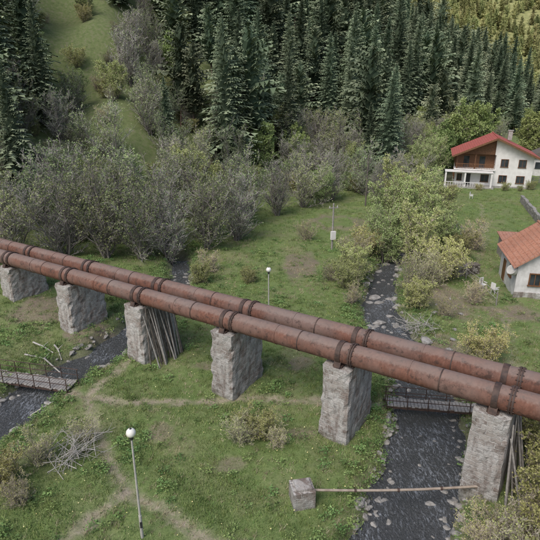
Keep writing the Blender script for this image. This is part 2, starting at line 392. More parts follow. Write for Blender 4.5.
def conifer(name, seed, h, mats, base=.1, width=.15, droop=.35, round_=.85, whorl=.5, nb=11, fw=.17, ragged=.3, segs=6, lump=0.0):
    """trunk + whorls of serrated drooping fronds around a darker inner crown"""
    r = random.Random(seed); mb = MB()
    lean = Vector((r.uniform(-.03,.03), r.uniform(-.03,.03), 0))
    P = lambda z: Vector((lean.x*z, lean.y*z, z))
    for i in range(4):
        z0, z1 = h*i/4-.5*(i == 0), h*(i+1)/4
        mb.cyl(P(z0), P(z1), .014*h*(1-i/4.3), .014*h*(1-(i+1)/4.3), 6, 0, False)
    ph = r.uniform(0, 6)
    prof = lambda t, a=0.0: (h*width*(1-t)**round_*(.62+.38*min(1, t*6))+.15)*(1+lump*math.sin(t*17+ph+a*2))
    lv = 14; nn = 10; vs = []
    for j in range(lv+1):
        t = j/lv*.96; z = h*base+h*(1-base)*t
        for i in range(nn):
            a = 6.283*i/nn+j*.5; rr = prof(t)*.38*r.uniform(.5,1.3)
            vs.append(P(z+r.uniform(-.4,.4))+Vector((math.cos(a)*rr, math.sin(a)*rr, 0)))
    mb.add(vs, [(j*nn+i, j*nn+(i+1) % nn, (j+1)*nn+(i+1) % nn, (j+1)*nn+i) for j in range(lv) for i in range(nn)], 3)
    z = h*base; side_bias = r.uniform(0, 6.283)
    while z < h*.985:
        t = (z-h*base)/(h*(1-base))
        n = max(4, int(nb*(1-.45*t))); a0 = r.uniform(0, 6.283)
        for k in range(n):
            if r.random() < .07: continue
            a = a0+6.283*k/n+r.uniform(-.3,.3); L = prof(t, a)*(1+.15*math.cos(a-side_bias))*r.uniform(1-ragged, 1+ragged*.6)
            rad = Vector((math.cos(a), math.sin(a), 0)); lat = Vector((-rad.y, rad.x, r.uniform(-.25,.25))).normalized()
            zz = z+r.uniform(-.3,.3); seg = segs if L > 1.2 else 3; rise = .30*t+.12
            vs = []; fs = []
            for i in range(seg+1):
                u = i/seg; vs.append(P(zz)+rad*(L*u)+Vector((0,0, L*(rise*u-droop*(1.15-t)*u*u*.9))))
            split = 0
            for i in range(seg):
                u = (i+.5)/seg; w = (L*fw*(1.2-.85*u)+.14)*r.uniform(.6,1.3)
                fwd = rad*(L/seg*r.uniform(.7,1.6))
                for sg in (-1, 1):
                    vs.append(vs[i]+fwd+lat*(sg*w)-Vector((0,0,w*r.uniform(.2,.9)))); fs.append((i, i+1, len(vs)-1))
            o_ = len(mb.v); mb.v += [tuple(v) for v in vs]
            for q_, f in enumerate(fs):
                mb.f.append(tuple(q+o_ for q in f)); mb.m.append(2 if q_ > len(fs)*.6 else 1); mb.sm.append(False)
        z += whorl*r.uniform(.8,1.15)*(1-.35*t)*h/22
    for k in range(6):
        twig(mb, P(h*.955), Vector((r.uniform(-.3,.3), r.uniform(-.3,.3), 1)).normalized(), h*.045, .12, r, 2)
    return mb.mesh(name, mats)

def tuft(name, seed, n, L, w, sp, mat, lean=.5):
    r = random.Random(seed); mb = MB()
    for i in range(n):
        p = Vector((r.gauss(0,sp), r.gauss(0,sp), -.02)); d = Vector((r.uniform(-lean,lean), r.uniform(-lean,lean), 1)).normalized()
        l = L*r.uniform(.5,1.2); s = d.cross(rvec(r)).normalized()*w/2
        mb.add([p-s, p+s, p+d*l], [(0,1,2)], 0)
    return mb.mesh(name, [mat])
def weed(name, seed, n, L, mat):
    r = random.Random(seed); mb = MB()
    for i in range(n):
        p = Vector((r.gauss(0,.16), r.gauss(0,.16), r.uniform(0,L)))
        a = r.uniform(0,6.283); leaft(mb, p, Vector((math.cos(a), math.sin(a), r.uniform(-.2,.6))), r.uniform(.07,.16), r.uniform(.05,.1), r, 0)
    return mb.mesh(name, [mat])
def rock(name, seed, mat):
    import bmesh
    r = random.Random(seed); bm = bmesh.new(); bmesh.ops.create_icosphere(bm, subdivisions=2, radius=1)
    s = (r.uniform(.8,1.3), r.uniform(.7,1.1), r.uniform(.45,.75)); ps = [(rvec(r).normalized(), r.uniform(.55,.85)) for _ in range(9)]
    for v in bm.verts:
        for n_, dd in ps:
            k = v.co.dot(n_)
            if k > dd: v.co -= n_*(k-dd)
        v.co += rvec(r)*.03
        v.co = Vector((v.co.x*s[0], v.co.y*s[1], v.co.z*s[2]))
    me = bpy.data.meshes.new(name); bm.to_mesh(me); bm.free(); me.materials.append(mat); return me

def coll(name, meshes):
    c = bpy.data.collections.new(name)
    for i, me in enumerate(meshes): c.objects.link(bpy.data.objects.new(name, me))
    return c
def scatter(name, pts, scl, col, ncol, tilt=.0, seed=0):
    r = np.random.RandomState(seed+len(pts)); n = len(pts)
    me = bpy.data.meshes.new(name); me.from_pydata([tuple(map(float, q)) for q in pts], [], [])
    a = me.attributes.new('scl', 'FLOAT', 'POINT'); a.data.foreach_set('value', np.asarray(scl, np.float32))
    rot = np.stack([r.uniform(-tilt,tilt,n), r.uniform(-tilt,tilt,n), r.uniform(0,6.283,n)], 1).astype(np.float32)
    a = me.attributes.new('rotv', 'FLOAT_VECTOR', 'POINT'); a.data.foreach_set('vector', rot.ravel())
    a = me.attributes.new('idx', 'INT', 'POINT'); a.data.foreach_set('value', r.randint(0, ncol, n).astype(np.int32))
    ob = bpy.data.objects.new(name, me); scene.collection.objects.link(ob)
    ng = bpy.data.node_groups.new(name, 'GeometryNodeTree')
    ng.interface.new_socket(name='Geometry', in_out='INPUT', socket_type='NodeSocketGeometry')
    ng.interface.new_socket(name='Geometry', in_out='OUTPUT', socket_type='NodeSocketGeometry')
    gi = ng.nodes.new('NodeGroupInput'); go = ng.nodes.new('NodeGroupOutput')
    ins = ng.nodes.new('GeometryNodeInstanceOnPoints'); ci = ng.nodes.new('GeometryNodeCollectionInfo')
    ci.inputs['Collection'].default_value = col; ci.inputs['Separate Children'].default_value = True; ci.inputs['Reset Children'].default_value = True
    def na(nm, ty):
        q = ng.nodes.new('GeometryNodeInputNamedAttribute'); q.data_type = ty; q.inputs['Name'].default_value = nm; return q.outputs['Attribute']
    L = ng.links.new
    L(gi.outputs[0], ins.inputs['Points']); L(ci.outputs[0], ins.inputs['Instance'])
    ins.inputs['Pick Instance'].default_value = True
    L(na('idx','INT'), ins.inputs['Instance Index']); L(na('rotv','FLOAT_VECTOR'), ins.inputs['Rotation']); L(na('scl','FLOAT'), ins.inputs['Scale'])
    L(ins.outputs[0], go.inputs[0])
    md = ob.modifiers.new('scatter', 'NODES'); md.node_group = ng
    return ob
def jgrid(x0, x1, y0, y1, st, rs):
    a, b_ = np.meshgrid(np.arange(x0, x1, st), np.arange(y0, y1, st)); a = a.ravel(); b_ = b_.ravel()
    return a+rs.uniform(-.5,.5,a.size)*st, b_+rs.uniform(-.5,.5,a.size)*st
rs = np.random.RandomState(3)
def wedge(x, y, mg=10, k=.62): return np.abs(x) < k*np.maximum(y,0)+mg

# spruce / pine forest
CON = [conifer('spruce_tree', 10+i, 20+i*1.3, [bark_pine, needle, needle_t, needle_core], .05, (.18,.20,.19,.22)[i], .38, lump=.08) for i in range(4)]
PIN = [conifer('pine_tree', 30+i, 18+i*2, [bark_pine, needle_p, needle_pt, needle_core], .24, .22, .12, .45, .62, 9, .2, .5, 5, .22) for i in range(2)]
ccol = coll('spruce_tree', CON+PIN)
x, y = jgrid(-110, 200, 55, 290, 6.6, rs); dd = hilld(x, y)
x = x+rs.normal(0, 1.3, x.size); y = y+rs.normal(0, 1.3, x.size)
thr = np.interp(x, [-60,-38,-25,-8,20,60,120],[26,34,48,20,9,6,2])
left_clear = (blob(x, y, -38, 105, 9, 26, .3) > 1)
k = (dd > thr+6*np.sin(x*.2)+4*np.sin(y*.3)) & wedge(x, y, 12, .66) & left_clear
k &= ~((dd < thr+30) & (x < -10) & (rs.rand(x.size) < .5))
k &= ~((x > 30) & (dd < 22) & (rs.rand(x.size) < .5))
x, y = x[k], y[k]
scatter('conifer_forest', np.stack([x, y, height(x, y)-.3], 1), rs.uniform(.6,1.3,x.size), ccol, 6, .035)
print('conifers', x.size)
# far hill forest, sunlight painted into its needle colours
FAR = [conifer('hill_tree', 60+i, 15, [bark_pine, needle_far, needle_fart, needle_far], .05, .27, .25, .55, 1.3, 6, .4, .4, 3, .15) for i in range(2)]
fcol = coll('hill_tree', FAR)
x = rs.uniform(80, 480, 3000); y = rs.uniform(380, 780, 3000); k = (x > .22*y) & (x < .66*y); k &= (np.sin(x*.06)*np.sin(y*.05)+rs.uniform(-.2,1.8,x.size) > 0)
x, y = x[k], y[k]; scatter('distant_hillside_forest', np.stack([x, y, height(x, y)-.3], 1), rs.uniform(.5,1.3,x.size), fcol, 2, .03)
print('far', x.size)

# broadleaf variants
GB = [broadleaf('alder_tree', 100+i, 9, .9, 4, .42, .16, [bark, twig_grey, leaf_dull]) for i in range(3)]
GP = [broadleaf('alder_tree', 110+i, 8, 1.1, 5, .12, .14, [bark, twig_grey, leaf_dull]) for i in range(2)]
GG = [broadleaf('willow_tree', 120+i, 8, 1.0, 4, .85, .16, [bark, twig_tan, leaf_willow], kids=(3,2,2,3)) for i in range(3)]
GL = [broadleaf('linden_tree', 125+i, 9, .8, 3, 1.0, .26, [bark, twig_tan, leaf_fresh], kids=(4,2,2,3)) for i in range(2)]
GY_ = [broadleaf('hazel_shrub', 130+i, 4, 1.2, 6, .45, .12, [bark, twig_tan, leaf_yell], twigw=.018, stemr=.04) for i in range(2)]
GT = [broadleaf('bare_shrub', 140+i, 4, 1.2, 6, .10, .10, [bark, twig_tan, leaf_yell], twigw=.018, stemr=.035) for i in range(2)]
bcol = coll('alder_tree', GB+GP); gcol = coll('willow_tree', GG+GL[:1]); scol = coll('hazel_shrub', GY_+GT)
# broadleaf belt on lower slope
x, y = jgrid(-75, 75, 40, 175, 5.9, rs); dd = hilld(x, y)
thr2 = np.interp(x, [-60,-38,-25,-8,20,60],[40,60,62,26,14,8])
k = (dd > 1) & (dd < thr2) & wedge(x, y, 8) & (blob(x, y, -38, 108, 7, 20, .3) > 1) & (rs.rand(x.size) < .88)
x, y = x[k], y[k]; scatter('broadleaf_thicket', np.stack([x, y, height(x, y)-.2], 1), rs.uniform(.6,1.2,x.size), bcol, 5, .08)
print('thicket', x.size)
x, y = jgrid(-75, 150, 45, 240, 6.8, rs); dd = hilld(x, y); k = (dd > 0) & wedge(x, y, 8) & (dd < np.interp(x,[-60,-25,-8,30,60],[60,64,22,16,26])) & (rs.rand(x.size) < .5)
x, y = x[k], y[k]; scatter('leafing_thicket', np.stack([x, y, height(x, y)-.2], 1), rs.uniform(.45,1.0,x.size), gcol, 4, .08)
print('leafing', x.size)
x, y = jgrid(-75, 75, 42, 130, 4.8, rs); dd = hilld(x, y); k = (dd > -2) & (dd < np.interp(x,[-60,-25,-8,60],[60,60,12,5])) & wedge(x, y, 8) & (rs.rand(x.size) < .65)
x, y = x[k], y[k]; scatter('hillside_undergrowth', np.stack([x, y, height(x, y)-.1], 1), rs.uniform(.5,1.0,x.size), scol, 4, .1)

def plant(me, x, y, s=1.0, name=None, sx=1.0):
    ob = bpy.data.objects.new(name or me.name.split('.')[0], me); ob.location = (x, y, hz(x, y)-.1)
    ob.rotation_euler = (0, 0, random.uniform(0, 6.28)); ob.scale = (s*sx, s*sx, s); scene.collection.objects.link(ob); return ob
# big stream-side trees, left bank
for i, (px, py, s, t) in enumerate([(-26,50,.95,0),(-21,51,1.05,1),(-17,51.5,1.1,0),(-13.5,52,1.05,0),(-10.8,53,1.0,1),(-7.2,56,.95,0),(-24,57,1.2,0),(-18,58,1.2,0),(-13,59,1.15,1),(-8,61,1.1,0),(-4,60,1.0,1),(-3.5,67,1.0,0),(1,72,.95,1),(-31,52,1.1,1),(-36,56,1.1,0),(5,77,.9,0),(10,82,.95,1),(16,86,.9,0),(17,78,.8,1),(22,86,.9,1)]):
    plant((GB+GP)[i % 3 if t == 0 else 3+i % 2], px, py, s)
for i, (px, py, s) in enumerate([(14.2,59,.95),(17.5,58,.85),(12.4,53.5,.8),(16.5,65,1.05),(20.5,62,.85),(21,70,.95),(15.0,51,.75),(18.3,54,.7),(29,100,1.0),(33,104,.9),(25,94,.8),(8,80,.7),(24,78,.8)]):
    plant(GG[i % 3], px, py, s)
# round bright trees by the house
for i, (px, py, s) in enumerate([(43,116,1.5),(48,121,1.45),(37,112,1.05),(60,122,1.25),(66,118,1.0),(72,128,1.3)]): plant(GL[i % 2], px, py, s, 'linden_tree', 1.0)
for i, (px, py, s) in enumerate([(12.9,44,1.0),(15,45,.95),(16.5,47,1.1),(12.2,40,.75),(17.5,41,.6),(14.2,38.5,.5),(7.2,44.5,.75),(8.4,47.5,.95),(5.9,46.5,.6),(8.6,51,.9),(10.5,54,.9),(19.5,52,.9),(23,56,1.0),(4.3,60,.7),(-2,46,.45),(-6.6,45.5,.6),(-6.2,49,.7),(7.1,41,.5)]):
    plant((GT+GY_)[i % 4], px, py, s, 'bare_shrub')
# foreground shrubs
for i, (px, py, s, t) in enumerate([(12.3,17.3,.95,0),(11.3,15.9,.9,0),(13.6,19.5,1.0,0),(10,16.3,.65,1),(8.6,16.4,.5,1),(9.8,14.6,.8,1),(13,22.5,.8,0),(14.5,24.5,.8,0),(-11.6,21.2,.55,1),(-9.9,22.9,.45,1),(-.6,23.2,.5,0),(-1.5,22.6,.5,1),(.3,22.4,.4,1),(-12.7,19.5,.55,0),(-11.5,18.5,.45,1),(12.5,28.5,.6,1),(14.5,31,.7,0)]):
    plant((GY_, GT)[t][i % 2], px, py, s, 'hazel_shrub' if t == 0 else 'bare_shrub')
# large conifers upper left
for i, (px, py, s) in enumerate([(-37,73,.95),(-42,78,1.0),(-34,82,.9),(-45,86,1.1),(-39,90,1.0),(-33,68,.7),(-47,77,1.0)]): plant((PIN+CON)[i % 6], px, py, s)
plant(CON[2], 3.5, 99, .9); plant(PIN[0], -6, 92, .95); plant(CON[0], -17, 88, .55)

# ------------------------------------------------------------------ grass and stones
P5 = np.array([3.9, 24.5]); D2 = np.array([.835,-.55]); N2 = np.array([.55,.835])
SP = lambda k_: k_*7.45+.36
KS = list(range(-6, 4)); piers = {k_: P5+D2*SP(k_) for k_ in KS}
def clear(x, y, banks=True):
    k = np.ones(x.shape, bool)
    for q in piers.values():
        u = (x-q[0])*D2[0]+(y-q[1])*D2[1]; v = (x-q[0])*N2[0]+(y-q[1])*N2[1]; k &= ~((np.abs(u) < .85) & (np.abs(v) < 1.65))
    for P in PATHS[:4]: k &= pdist(x, y, P) > rs.uniform(.05,.45,x.size)
    if banks: k &= (pdist(x, y, LS)-wL(y) > .75) & (pdist(x, y, RS)-wR(y) > .75)
    for s in SOILS: k &= (blob(x, y, *s) > .95) | (rs.rand(x.size) < .3)
    return k
tcol = coll('grass_tuft', [tuft('grass_tuft', 200+i, 28, .17, .028, .13, grass_m) for i in range(4)])
x, y = jgrid(-25, 20, 13.5, 48, .21, rs)
bare = np.sin(x*.7+.5*y)*np.sin(y*.55-x*.2)+.4*np.sin(x*1.9+y*1.3)
k = wedge(x, y, 3, .56) & clear(x, y) & (rs.rand(x.size) < np.interp(y, [14,30,45],[1,.75,.45])*np.where(bare > .55, .45, 1)); x, y = x[k], y[k]; bare = bare[k]
scatter('meadow_grass', np.stack([x, y, height(x, y)], 1), (rs.uniform(.45,1.1,x.size)-.2*np.clip(bare,-1,1)), tcol, 4, .15)
print('grass', x.size)
x, y = jgrid(-30, 54, 48, 92, .65, rs); k = wedge(x, y, 3, .56) & clear(x, y) & (hilld(x, y) < 3) & (rs.rand(x.size) < .85); x, y = x[k], y[k]
scatter('far_meadow_grass', np.stack([x, y, height(x, y)], 1), rs.uniform(.8,1.8,x.size), tcol, 4, .15)
wcol = coll('nettle', [weed('nettle', 220+i, 50, .28, weed_m) for i in range(3)])
x, y = jgrid(-22, 22, 14, 60, .42, rs); ds = np.minimum(pdist(x, y, LS)-wL(y), pdist(x, y, RS)-wR(y))
pat = np.sin(x*.55+2)*np.sin(y*.47+1)+.5*np.sin(x*1.3-y*.9)
k = wedge(x, y, 3, .56) & clear(x, y, False) & (ds > .6) & ((ds < 2.4) & (rs.rand(x.size) < .6) | (pat > .8) & (rs.rand(x.size) < .6) | (rs.rand(x.size) < .07)); x, y = x[k], y[k]
scatter('nettle_patch', np.stack([x, y, height(x, y)], 1), rs.uniform(.5,1.3,x.size), wcol, 3, .1); print('weeds', x.size)
dcol = coll('dry_grass_tuft', [tuft('dry_grass_tuft', 240+i, 22, .3, .022, .13, dry_m, .8) for i in range(2)])
x, y = jgrid(-22, 26, 14, 60, .45, rs); ds = np.minimum(pdist(x, y, LS)-wL(y), pdist(x, y, RS)-wR(y))
b2 = np.sin(x*.7+.5*y)*np.sin(y*.55-x*.2)+.4*np.sin(x*1.9+y*1.3)
k = wedge(x, y, 3, .56) & (ds > .6) & ((ds < 2.0) | (rs.rand(x.size) < .15) | (b2 > .5) | ((x > 10.5) & (rs.rand(x.size) < .6))); x, y = x[k], y[k]
scatter('dry_grass', np.stack([x, y, height(x, y)], 1), rs.uniform(.4,1.0,x.size), dcol, 2, .2)
mbd = MB()
for i in range(5): mbd.add([Vector((math.cos(i*1.256+j)*.03, math.sin(i*1.256+j)*.03, .15)) for j in (0,.6,1.2)]+[Vector((0,0,.14))], [(0,1,2,3)], 0)
fl = coll('dandelion', [mbd.mesh('dandelion', [yellow_f])])
x, y = jgrid(-18, 20, 14, 50, .6, rs); k = wedge(x, y, 3, .56) & clear(x, y) & (rs.rand(x.size) < .28+.25*np.sin(x*.5)*np.sin(y*.4)); x, y = x[k], y[k]
scatter('dandelion_flowers', np.stack([x, y, height(x, y)], 1), rs.uniform(.6,1.1,x.size), fl, 1, .2)
stone_m = simple_mat('river_stone', (.14,.13,.115), (.38,.365,.34), 2.0, .85)
rcol = coll('river_rock', [rock('river_rock', 300+i, stone_m) for i in range(5)])
pts = []; sc = []
for P, wf, nn in ((LS[:7], wL, 420), (RS[:12], wR, 1200)):
    for i in range(nn):
        t = rs.rand()*(len(P)-2)+.5; t = min(t, len(P)-1.01); a = P[int(t)]; b_ = P[int(t)+1]; q = a+(b_-a)*(t % 1); w = float(wf(q[1]))
        dn = b_-a; dn = np.array([-dn[1], dn[0]])/np.linalg.norm(dn); rapid = P[0,0] > 0 and q[1] > 31
        off = rs.choice([-1,1])*(w+rs.uniform(-.15,1.0)) if rs.rand() < (.6 if rapid else .93) else rs.uniform(-1,1)*w
        q = q+dn*off; s = .06+.28*rs.rand()**3
        if rapid and rs.rand() < .4: s *= 1.8
        pts.append((q[0], q[1], max(hz(q[0], q[1]), -.75)+s*.12)); sc.append(s)
for i in range(90):
    q = (rs.uniform(11,17), rs.uniform(24,44)); s = .08+.4*rs.rand()**4; pts.append((q[0], q[1], hz(*q)+s*.1)); sc.append(s)
scatter('river_rocks', pts, sc, rcol, 5, .4)

# ------------------------------------------------------------------ pipeline
PZ = lambda s: 4.97+.016*s
def pl(s, off, dz=0): q = P5+D2*s+N2*off; return Vector((q[0], q[1], PZ(s)+dz))
PR = .55
for off in (-.95, .95):
    mb = MB(); s = -75; n = 40
    rings = []
    while s < 32:
        rings.append(s); s += 1.0
    vs = []; fs = []
    ax = (pl(1, off)-pl(0, off)).normalized(); u = Vector((N2[0], N2[1], 0)); w = ax.cross(u).normalized()
    for s in rings:
        c = pl(s, off)
        for i in range(n):
            t = 2*math.pi*i/n; vs.append(c+u*(PR*math.cos(t))+w*(PR*math.sin(t)))
    for j in range(len(rings)-1):
        for i in range(n): fs.append((j*n+i, j*n+(i+1) % n, (j+1)*n+(i+1) % n, (j+1)*n+i))
    mb.add(vs, fs, 0, True)
    for k_ in range(-9, 5):
        s0 = SP(k_)
        for a, b_, r_, mi in ((s0-.13,s0+.13,PR+.05,1),(s0+.56,s0+.64,PR+.08,1),(s0+.68,s0+.76,PR+.08,1),(s0-2.4,s0-2.34,PR+.022,1),(s0+3.6,s0+3.66,PR+.022,0)):
            mb.cyl(pl(a, off), pl(b_, off), r_, r_, n, mi)
        for j in range(14):
            t = 2*math.pi*j/14; q = u*((PR+.045)*math.cos(t))+w*((PR+.045)*math.sin(t))
            mb.cyl(pl(s0+.50, off)+q, pl(s0+.82, off)+q, .022, .022, 5, 1)
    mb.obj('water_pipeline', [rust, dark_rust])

rz = math.atan2(D2[1], D2[0])
for k_, q in piers.items():
    r = random.Random(k_+50); mb = MB()
    top = PZ(SP(k_))-PR-.10; g0 = min(hz(q[0]+a, q[1]+b_) for a in (-1.2,0,1.2) for b_ in (-1.5,0,1.5))-.4
    T, L_ = .78, 1.6; nz = 14; na, nb = 6, 11; ring = []
    for i in range(na): ring.append((-1+2*i/na, -1))
    for i in range(nb): ring.append((1, -1+2*i/nb))
    for i in range(na): ring.append((1-2*i/na, 1))
    for i in range(nb): ring.append((-1, 1-2*i/nb))
    m_ = len(ring); vs = []; fs = []
    for j in range(nz+1):
        f = j/nz; z = g0+(top-g0)*f; kx = T+.08*(1-f); ky = L_+.08*(1-f)
        for (a, b_) in ring:
            corner = abs(a) == 1 and abs(b_) == 1
            jit = .03; c_ = (.98-(.08*r.random()**2)) if corner else 1
            vs.append((a*kx*c_+r.uniform(-jit,jit), b_*ky*c_+r.uniform(-jit,jit), z+(r.uniform(-.05,.05) if 0 < j < nz else (r.uniform(-.04,.0) if j == nz else 0))))
    for j in range(nz):
        for i in range(m_): fs.append((j*m_+i, j*m_+(i+1) % m_, (j+1)*m_+(i+1) % m_, (j+1)*m_+i))
    fs.append(tuple(nz*m_+i for i in range(m_)))
    mb.add(vs, fs, 0)
    for off in (-.95, .95):      # steel saddles
        mb.box((0, off, top+.04), (.5, .95, .10), 1)
        for sgn in (-1, 1): mb.box((0, off+sgn*.47, top+.2), (.36, .06, .45), 1, 0, sgn*.35)
    mb.obj('pipe_support_pier', [stone, dark_rust], (q[0], q[1], 0), rz)

def pole_bundle(q, n, seed, a0=1.15):
    r = random.Random(seed); mb = MB()
    for i in range(n):
        v = -1.35+2.7*i/n+r.uniform(-.1,.1); u0 = a0+r.uniform(0,.9); base = q+D2*u0+N2*(v+r.uniform(-.3,.3))
        tp = q+D2*.88+N2*v; L_ = r.uniform(3.3,4.4)
        mb.cyl((base[0],base[1],hz(*base)-.1), (tp[0],tp[1],L_), r.uniform(.045,.075), r.uniform(.025,.045), 6, r.randint(0,1))
    mb.obj('leaning_wooden_poles', [wood_dark, wood_grey])
pole_bundle(piers[-2], 24, 1); pole_bundle(piers[1], 12, 2, 1.0)

# ------------------------------------------------------------------ lamps, poles
def lamp(x, y, h):
    mb = MB(); g0 = hz(x, y)
    mb.cyl((0,0,-.3),(0,0,1.2),.07,.065,10,0); mb.cyl((0,0,1.2),(0,0,h-.32),.05,.038,10,0)
    mb.box((0,-.06,.75),(.1,.06,.3),2); mb.cyl((0,0,h-.33),(0,0,h-.17),.07,.09,10,2); mb.sphere((0,0,h-.02),.19,1,16)
    mb.cyl((0,0,h+.15),(0,0,h+.19),.06,.03,8,2); mb.obj('street_lamp', [polemetal, lampglass, black_m], (x, y, g0), .4)
lamp(-5.35, 16.6, 5.3); lamp(-.1, 35.7, 5.1)
def upole(x, y, h, white):
    mb = MB(); mb.cyl((0,0,-.4),(0,0,h),.13,.09,8,0)
    mb.box((0,0,h-.5),(1.1,.09,.1),0)
    for a in (-.45,0,.45): mb.cyl((a,0,h-.45),(a,0,h-.25),.04,.03,6,1)
    if white: mb.box((0,-.2,h*.32),(.55,.28,.95),1)
    mb.obj('utility_pole', [wood_grey if white else wood_dark, white_wall], (x, y, hz(x, y)), .3)
upole(7, 56, 5.3, True); upole(14.6, 78, 7.6, False)

# ------------------------------------------------------------------ footbridges
def footbridge(a, b_, w, zd, railh, seed, rail_n=2):
    a = Vector(a); b_ = Vector(b_); L_ = (b_-a).length; r = random.Random(seed); mb = MB()
    for s in (-w/2+.1, w/2-.1): mb.box((L_/2, s, -.12), (L_+.3, .12, .14), 1)
    n = int(L_/.2)
    for i in range(n): mb.box((L_*(i+.5)/n, r.uniform(-.04,.04), 0), (L_/n*.86, w+r.uniform(-.1,.06), .05), 0, r.uniform(-.03,.03))
    for s in (-w/2, w/2):
        m_ = int(L_/1.1)
        for i in range(m_+1):
            X = L_*i/m_; mb.cyl((X,s,-.2),(X,s,railh),.028,.028,6,1)
        for k_ in range(rail_n): z = railh*(1-k_/rail_n); mb.cyl((-.1,s,z),(L_+.1,s,z),.025,.025,6,1)
    return mb.obj('footbridge', [wood_grey, dark_rust], (a.x, a.y, zd), math.atan2(b_.y-a.y, b_.x-a.x))
footbridge((6.9,26.3),(12.7,25.5), .9, .12, .75, 4)
footbridge((-20,29.7),(-12.3,27.9), 1.2, .18, .8, 5)

# block + thin pipe crossing stream
mb = MB()
mb.box((0,0,.3),(1.0,.95,1.15),0,.1); mb.box((.02,0,.93),(.72,.7,.12),0,.1); mb.obj('concrete_anchor_block', [stone], (1.45,18.6,hz(1.45,18.6)), .1)
mb = MB(); pr = None
for i in range(9):
    q = Vector((1.9+7.9*i/8, 18.65+.25*i/8, .62-.12*math.sin(math.pi*i/8)))
    if pr is not None: mb.cyl(pr, q, .06, .06, 10, 0)
    if i in (2,4,6): mb.cyl(q-Vector((.05,0,0)), q+Vector((.05,0,0)), .09, .09, 10, 1)
    pr = q
mb.obj('thin_water_pipe', [simple_mat('pale_pipe', (.22,.17,.13), (.40,.34,.28), 3, .7), dark_rust])

# branch piles, logs
def pile(name, x, y, n, L_, rad, h, seed, mats):
    r = random.Random(seed); mb = MB()
    for i in range(n):
        a = r.gauss(1.2,.9); c = Vector((r.gauss(0,rad*.45), r.gauss(0,rad*.45), r.uniform(.05,h))); d = Vector((math.cos(a), math.sin(a), r.uniform(-.15,.6))); l = L_*r.uniform(.4,1)
        p0 = c-d*l/2; pm_ = c+rvec(r)*.15; p1 = c+d*l/2+rvec(r)*.15; rr = r.uniform(.010,.024)
        mb.cyl(p0, pm_, rr, rr*.8, 5, r.randint(0,1)); mb.cyl(pm_, p1, rr*.8, rr*.3, 5, 0)
        for j in range(2): t = pm_.lerp(p1, r.random()); mb.cyl(t, t+(d+rvec(r)*.7)*.4, rr*.5, rr*.2, 4, 0)
    mb.obj(name, mats, (x, y, hz(x, y)))
pile('branch_pile', -10, 21.6, 65, 2.2, 1.2, .8, 9, [wood_white, wood_grey])
pile('branch_pile', 11.5, 36.5, 60, 2.0, 1.4, .5, 19, [wood_white, wood_grey])
for (x0, y0, x1, y1) in [(-17.2,33.6,-15.2,32.2),(-15.5,33.2,-14.6,32.0),(-17,31.8,-13.9,30.6),(-16.2,25.2,-12.9,26.4),(-15.8,24.5,-13.2,24.2)]:
    mb = MB(); c = Vector(((x0+x1)/2,(y0+y1)/2,hz((x0+x1)/2,(y0+y1)/2)+.10))
    mb.cyl(Vector((x0,y0,hz(x0,y0)+.06))-c, (0,.08,.02), .07,.06,8,0); mb.cyl((0,.08,.02), Vector((x1,y1,hz(x1,y1)+.08))-c, .06,.04,8,0)
    mb.cyl((0,.08,.02),(.25,.4,.25),.03,.012,6,0)
    mb.obj('fallen_log', [wood_white], c)

# ------------------------------------------------------------------ houses
def window(mb, x, y, z, w, h, mf, mg, axis='y', s=-1, mull=True):
    def bx(cx, cz, sx, sz, dep, mi):
        if axis == 'y': mb.box((x+cx, y+s*dep/2, z+cz), (sx, dep, sz), mi)
        else: mb.box((x+s*dep/2, y+cx, z+cz), (dep, sx, sz), mi)
    bx(0, 0, w, h, .03, mg); f = .09
    bx(0, h/2+f/2, w+2*f, f, .09, mf); bx(0, -h/2-f/2, w+2*f+.1, f, .15, mf)
    bx(-w/2-f/2, 0, f, h, .09, mf); bx(w/2+f/2, 0, f, h, .09, mf)
    if mull: bx(0, 0, .06, h, .06, mf)
# white two-storey house (front gable -Y)
mb = MB()
W = 6.4; HG = 2.9; HE = 5.6; AP = 8.5; DP = 9
mb.box((0, DP/2, HG/2-.3), (2*W, DP, HG+.6), 0)
mb.box((W/2+.1, DP/2, (HG+HE)/2), (W-.2, DP-.01, HE-HG), 0)
mb.box((-W/2+.1, DP/2+.9, (HG+HE)/2+.001), (W+.2-.01, DP-1.8, HE-HG), 1)
mb.box((-W/2, .8, HG+.06), (W+.6, 2.4, .16), 0)
mb.box((-W+.15, .15, (HG+HE)/2+.05), (.22, .22, HE-HG), 1); mb.box((-W/2, .15, (HG+HE)/2+.05), (.18, .18, HE-HG), 1)
for i in range(24): mb.box((-W+.1+i*W/24, -.33, HG+.6), (.07, .04, .85), 1)
mb.box((-W/2, -.33, HG+1.06), (W+.3, .09, .09), 1)
mb.prism([(0, HE), (W, HE), (0, AP-.02)], .02, DP-.02, 0)
mb.prism([(-W, HE), (-.003, HE), (-.003, AP-.02)], .5, DP-.02, 1)
mb.box((-2.2,.9,HE+.5),(1.0,.06,1.0),3)
sl = math.atan2(AP-HE, W)
for sgn in (-1, 1):
    L_ = math.hypot(W, AP-HE)+.95; mb.box((sgn*(L_/2)*math.cos(sl)-sgn*.0, DP/2-.1, AP+.12-(L_/2)*math.sin(sl)), (L_, DP+2.2, .16), 2, 0, 0, sgn*sl)
    mb.box((sgn*(L_/2)*math.cos(sl), -1.23, AP+.02-(L_/2)*math.sin(sl)), (L_, .06, .3), 4, 0, 0, sgn*sl)
mb.cyl((0,-1.2,AP+.2),(0,DP+1,AP+.2),.14,.14,8,2)
mb.box((2.6, 5.5, AP+.1), (.7, .7, 1.6), 5); mb.box((2.6, 5.5, AP+.96), (.9, .9, .12), 5)
for xx in (1.7, 4.6): window(mb, xx, 0, 4.25, 1.1, 1.25, 4, 3)
